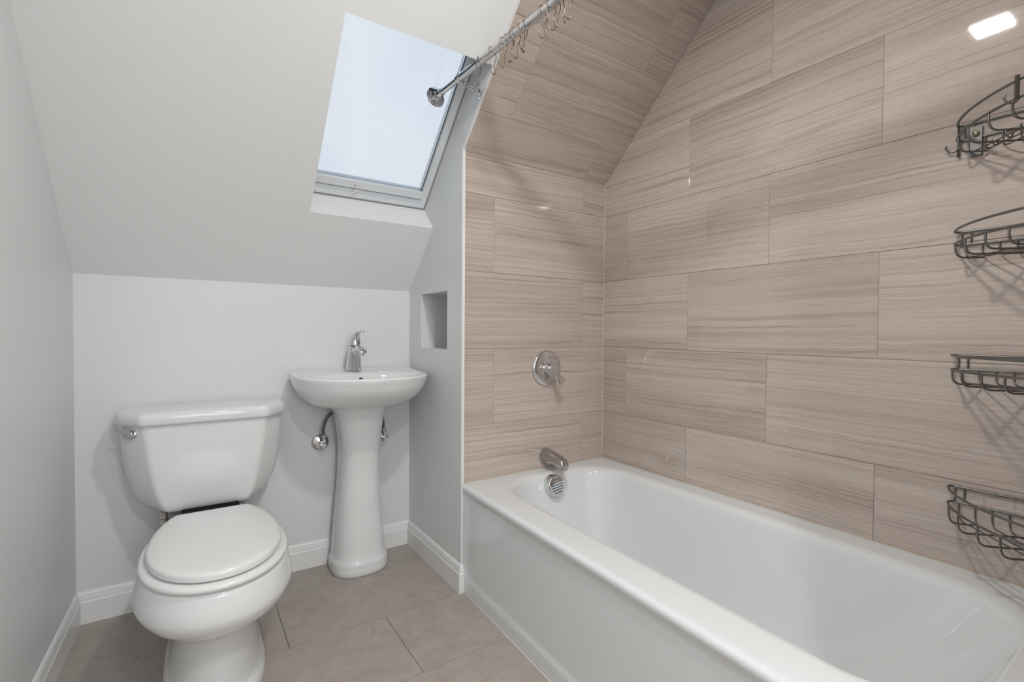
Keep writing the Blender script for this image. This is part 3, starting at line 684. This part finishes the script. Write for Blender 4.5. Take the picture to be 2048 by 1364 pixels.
MB().lathe([(0, .011), (.012, .011), (.013, .009)], (fx, fy - .122, fz + .080), (0, 0, -1), 20).build('aerator', 'chrome', tap)
R = []
for z, y, rx, ry, ax in ((.107, -.020, .0235, .0225, (0, 0, 1)), (.112, -.0205, .0235, .0225, (0, 0, 1)), (.125, -.021, .0225, .021, (0, -.1, 1)), (.140, -.026, .020, .017, (0, -.45, 1)), (.152, -.037, .016, .012, (0, -.9, .8)), (.160, -.055, .013, .0078, (0, -1, .4)), (.165, -.080, .011, .0055, (0, -1, .15)), (.1665, -.110, .010, .0045, (0, -1, .03)), (.1665, -.134, .0085, .004, (0, -1, 0)), (.1662, -.138, .005, .002, (0, -1, 0))):
    R.append(oval(Vector((fx, fy + y, fz + z)), rx, ry, Vector(ax), 20))
MB().loft(R).build('handle', 'chrome', tap, angle=60)
settle(SNK)

# shut-off valves
def shutoff(x, z, hose, label, flip=1):
    t = thing('shutoff_valve', (x, YF, z), label, 'valve', 'water valves under the sink')
    MB().lathe([(0, .0365), (.003, .0365), (.007, .033), (.011, .022), (.013, .011), (.016, .001)], (x, YF, z), (0, -1, 0), 32).build('escutcheon', 'chrome', t, angle=50)
    mb = MB().lathe([(.012, .009), (.030, .009), (.032, .0125), (.052, .0125), (.054, .008), (.066, .008)], (x, YF, z), (0, -1, 0), 20)
    mb.lathe([(0, .008), (.020, .008), (.021, .011), (.034, .011), (.036, .007)], (x + .004, YF - .042, z + .004), (.05, 0, 1), 6)
    mb.build('valve_body', 'brushed_nickel', t, angle=40)
    R = []
    for k, (d, s) in enumerate(((.064, .6), (.066, 1), (.074, 1), (.077, .7))):
        c = Vector((x, YF - d, z)); R.append([c + Vector((s * (.013 + .006 * math.cos(4 * a + .6)) * math.cos(a), 0, s * (.013 + .006 * math.cos(4 * a + .6)) * math.sin(a) * 1.25)) for a in [2 * PI * i / 32 for i in range(32)]])
    MB().loft(R).build('valve_handle', 'chrome', t, angle=40)
    MB().tube(bez(hose, 10), .0068, 12).build('supply_hose', 'braided_steel', t)
    settle(t); return t
shutoff(.477, .533, [(.481, 2.158, .570), (.482, 2.158, .60), (.494, 2.155, .640), (.520, 2.15, .668), (.560, 2.15, .695), (.580, 2.15, .73)], 'chrome shut-off valve with grey braided hose, fully in view beside the pedestal')
shutoff(.737, .540, [(.741, 2.158, .577), (.741, 2.158, .60), (.735, 2.158, .63), (.715, 2.15, .665), (.68, 2.15, .70), (.64, 2.15, .74)], 'chrome shut-off valve mostly hidden behind the sink pedestal')

# ================================================================== CURTAIN ROD
P0 = Vector((.780, 1.698, 1.894)); P1 = Vector((1.027, Y0T + .001, 2.052)); RD = (P1 - P0).normalized()
def rod_at(y): return P0 + (P1 - P0) * ((P0.y - y) / (P0.y - P1.y))
ROD = thing('curtain_rod', tuple(P0), 'chrome telescopic shower curtain rod crossing in front of the roof window', 'curtain rod')
pb = rod_at(1.545)
MB().tube([P0 + RD * .01, pb + RD * .01], .0102, 24).build('inner_tube', 'chrome', ROD)
MB().tube([pb, P1 - RD * .012], .0130, 24).build('outer_tube', 'chrome', ROD)
fl = MB().lathe([(0, .036), (.004, .0375), (.008, .036), (.011, .029), (.013, .021), (.020, .019), (.024, .0185), (.026, .0135), (.045, .0130)], P0, RD, 40).build('flange', 'chrome', ROD, angle=35)
MB().lathe([(0, .036), (.004, .0375), (.008, .036), (.011, .029), (.013, .021), (.024, .0185), (.026, .0135)], P1, -RD, 40).build('flange', 'chrome', ROD, angle=35)
# clamp bracket to the side of the window shaft
cl = rod_at(1.550)
br = MB().lathe([(-.007, .0150), (.007, .0150)], cl, RD, 24)
a = cl + Vector((.010, -.004, -.014)); b = Vector((XN - .001, 1.548, 1.884))
brk = br.build('clamp_ring', 'chrome', ROD)
w_ = Vector((.1, .35, -.93)).normalized()
def strap(mb, p, q, wd, hw, th):
    d = (q - p).normalized(); t = d.cross(wd).normalized()
    c = [p + wd * sx * hw + t * sy * th for sx, sy in ((-1, -1), (1, -1), (1, 1), (-1, 1))]; mb.prism(c, [v + (q - p) for v in c])
mb = MB(); arm_end = Vector((XN - .004, 1.540, 1.882)); wv = Vector((0, .25, .97)).normalized()
strap(mb, a + wv * .0065, arm_end + wv * .0065, wv, .0022, .0016); strap(mb, a - wv * .0065, arm_end - wv * .0065, wv, .0022, .0016)
strap(mb, a - Vector((.004, 0, 0)), a + Vector((.006, 0, 0)), wv, .009, .003); strap(mb, arm_end - Vector((.008, 0, 0)), arm_end, wv, .0088, .0016)
strap(mb, arm_end + Vector((.0015, 0, .008)), arm_end + Vector((.0015, -.004, -.030)), Vector((0, 1, 0)), .0075, .0015)
mb.build('bracket', 'chrome', ROD, smooth=False)
mb = MB().lathe([(0, .005), (.003, .0045), (.004, .002)], arm_end + Vector((.001, -.002, -.018)), (-1, 0, 0), 10); mb.build('bracket_screw', 'chrome', ROD)
settle(ROD)
# curtain hooks: pear-shaped spring wire
HK = [(.000, .0155, 0), (.012, .0125, .000)]
def hook_mesh():
    pts = []
    prof = [(0, .0180), (.011, .0145), (.0172, .003), (.0175, -.008), (.0125, -.022), (.0070, -.034), (.0072, -.044), (.0105, -.055), (.0098, -.064), (.0050, -.0705), (0, -.072),
            (-.0050, -.0705), (-.0100, -.063), (-.0115, -.052), (-.0090, -.038), (-.0125, -.022), (-.0175, -.008), (-.0172, .003), (-.011, .0145)]
    for i, (x, z) in enumerate(prof): pts.append(Vector((x, .0015 * math.sin(i), z)))
    P = bez(pts + [pts[0]], 4)[:-1]
    mb = MB().tube(P, .0013, 6, closed=True)
    me = bpy.data.meshes.new('curtain_hook'); me.from_pydata([tuple(v) for v in mb.v], [], mb.f); me.shade_smooth(); me.materials.append(MATS['hook_wire']); return me
HM = hook_mesh()
hooks = [(1.440, 62, 3), (1.372, 20, -4), (1.318, 10, 6), (1.296, -14, -5), (1.283, 30, 8), (1.262, -5, 3), (1.240, 24, -8), (1.222, 50, 6), (1.148, 5, 4), (1.118, -18, -6), (1.092, 28, 5), (1.075, 60, -6), (1.050, -8, 5)]
ORD = ['first', 'second', 'third', 'fourth', 'fifth', 'sixth']
HL = ['wire curtain hook nearest the wall flange, hanging before the window frame', 'wire curtain hook second from the flange, hanging against the white window reveal']
for i, (y, rz, tl) in enumerate(hooks):
    o = bpy.data.objects.new('curtain_hook', HM); COL.objects.link(o)
    o.location = rod_at(y) + Vector((0, 0, -.0022)); o.rotation_euler = (math.radians(tl), 0, math.radians(rz * .55))
    if i < 2: lab = HL[i]; g = 'curtain hooks on the rod'
    elif i < 8: lab = ORD[i - 2] + ' wire hook, counted from the flange, in the bunch of six on the rod'; g = 'curtain hooks on the rod'
    else: lab = ORD[i - 8] + ' wire hook in the bunch of five where the rod leaves the picture'; g = 'curtain hooks on the rod'
    tag(o, lab, 'curtain hook', g)

# ================================================================== CORNER BASKETS
CXW, CYW = XR - .004, Y0T + .004
def outline(e):
    """Plan of a basket: straight backs along both walls, bowed front between rounded tips; e is the reach along the walls."""
    half = [(0, e * .80), (0, e * .90), (.0008, e * .955), (.004, e * .985), (.010, e * .993)]
    fr = []
    for i in range(29):
        u = .045 + (.955 - .045) * i / 28; t = u * PI / 2
        x = e * math.sin(t) ** (2 / 1.55); y = e * math.cos(t) ** (2 / 1.55); fr.append((x, y))
    pts = half + fr + [(y, x) for x, y in reversed(half)] + [(.012, 0), (0, .012)]
    return [Vector((CXW - x, CYW + y, 0)) for x, y in pts]
def at(pts, z): return [Vector((p.x, p.y, z)) for p in pts]
def basket(zt_, zm, zb_, label, hooks_=False):
    t = thing('corner_basket', (CXW - .08, CYW + .08, zb_), label, 'shower basket', 'wire corner baskets on the tiled wall')
    E = .252; rw = .0029
    o0 = outline(E)
    MB().tube(at(o0, zt_), rw, 8, closed=True).build('top_rim', 'wire_pewter', t)
    MB().tube(at(o0, zm), rw, 8, closed=True).build('lower_rim', 'wire_pewter', t)
    # base wires parallel to the front, rising at both walls
    for i in range(7):
        mb = MB()
        e = E - .020 - i * .031
        a0 = Vector((CXW - .001, CYW + e, zm)); b0 = Vector((CXW - e, CYW + .001, zm))
        dz = zb_ - zm
        dr = (b0 - a0).normalized()
        c = .012
        q1 = bez([a0, a0 + Vector((0, 0, dz * .5)), a0 + dr * c * .4 + Vector((0, 0, dz * .87)), a0 + dr * c * 1.4 + Vector((0, 0, dz))], 4); q2 = bez([b0 - dr * c * 1.4 + Vector((0, 0, dz)), b0 - dr * c * .4 + Vector((0, 0, dz * .87)), b0 + Vector((0, 0, dz * .5)), b0], 4)
        mb.tube(q1 + q2, .0018, 8)
        mb.build('base_wire', 'wire_pewter', t)
    # cross wires from the bowed front to the corner
    fr = o0[5:5 + 29]
    for u in (.16, .34, .5, .66, .84):
        p = fr[int(u * (len(fr) - 1))]; p = Vector((p.x, p.y, zm)); dz = zb_ - .002 - zm
        dr = Vector((1, -1, 0)).normalized(); tgt = min(CXW - p.x, p.y - CYW) * 1.414 - .006
        q = p + dr * tgt
        MB().tube(bez([p, p + Vector((0, 0, dz * .5)), p + dr * .006 + Vector((0, 0, dz * .88)), p + dr * .018 + Vector((0, 0, dz))], 4) + [q + Vector((0, 0, dz))], .0024, 8).build('cross_wire', 'wire_pewter', t)
    # uprights joining the rims at both tips
    for p in (Vector((CXW - .001, CYW + E - .012, 0)), Vector((CXW, CYW + E - .030, 0)), Vector((CXW - E + .012, CYW + .001, 0)), Vector((CXW - E + .030, CYW, 0))):
        MB().tube([(p.x, p.y, zt_), (p.x, p.y, zm - .001)], .0021, 6).build('upright', 'wire_pewter', t)
    if hooks_:
        # wall bracket with screw at the tip, a clip at the bow, hooks underneath
        MB().box(CXW - .006, CXW + .0035, CYW + E - .046, CYW + E - .024, zb_ - .008, zt_ - .010).build('wall_bracket', 'wire_pewter', t, smooth=False)
        MB().lathe([(0, .007), (.004, .007), (.006, .004)], (CXW - .006, CYW + E - .035, zt_ - .028), (-1, 0, 0), 16).build('bracket_screw', 'screw_brass', t)
        p = fr[len(fr) // 2 + 5]
        cb = MB().tube([(p.x - .004, p.y + .004, zt_ + .008), (p.x - .004, p.y + .004, zm - .002)], .0042, 4)
        cb.build('clip', 'wire_pewter', t, smooth=False)
        p0 = o0[3]; cb = MB().tube([(p0.x, p0.y + .002, zt_), (p0.x, p0.y + .002, zb_ - .004)], .0027, 4)
        cb.build('clip', 'wire_pewter', t, smooth=False)
        def hk(b, d, s=.013):
            b = Vector(b); d = Vector(d).normalized()
            return bez([b, b + d * s * .6 - Vector((0, 0, s * .9)), b + d * s * 1.4 - Vector((0, 0, s * .9)), b + d * s * 2.0 - Vector((0, 0, s * .1)), b + d * s * 1.9 + Vector((0, 0, s * .5))], 5)
        MB().tube(hk((p0.x, p0.y, zm - .012), (-.2, 1, 0)), .0022, 6).build('hook', 'wire_pewter', t); MB().tube(hk((p.x, p.y, zm + .002), (-.6, .8, 0)), .0022, 6).build('hook', 'wire_pewter', t)
        for i in range(3):
            q = Vector((CXW - .055 - .035 * i, CYW + .165 - .03 * i, zb_)); MB().tube(hk(q, (-1, .6, 0), .009), .0018, 6).build('hook', 'wire_pewter', t)
    settle(t); return t
basket(1.547, 1.510, 1.473, 'topmost wire basket, with small hooks and a screwed wall bracket', True)
basket(1.279, 1.246, 1.212, 'second wire basket from the top, empty, on the tiled wall')
basket(.966, .930, .897, 'third wire basket from the top, seen nearly edge on, on the tiled wall')
basket(.629, .589, .545, 'lowest wire basket, just above the bathtub rim')

# ================================================================== RECESSED CEILING LIGHTS (the second one added for fill)
for i, (lx, ly, lw, pw) in enumerate(LAMPS):
    t = thing('ceiling_light', (lx, ly, CEIL), ['small square ceiling light over the tub side, mirrored in the tiled wall', 'added square fill light in the ceiling, unseen behind the camera'][i], 'ceiling light', 'square ceiling lights')
    h = lw / 2; w2 = h + .014
    mb = MB()
    for a_, b_, c_, d_ in ((-w2, w2, -w2, -h), (-w2, w2, h, w2), (-w2, -h, -h, h), (h, w2, -h, h)): mb.box(lx + a_, lx + b_, ly + c_, ly + d_, CEIL - .009, CEIL - .001)
    mb.build('frame', 'trim_paint', t, smooth=False)
    MB().box(lx - h + .0005, lx + h - .0005, ly - h + .0005, ly + h - .0005, CEIL - .006, CEIL - .0015).build('diffuser', 'lit', t, smooth=False)
    settle(t)
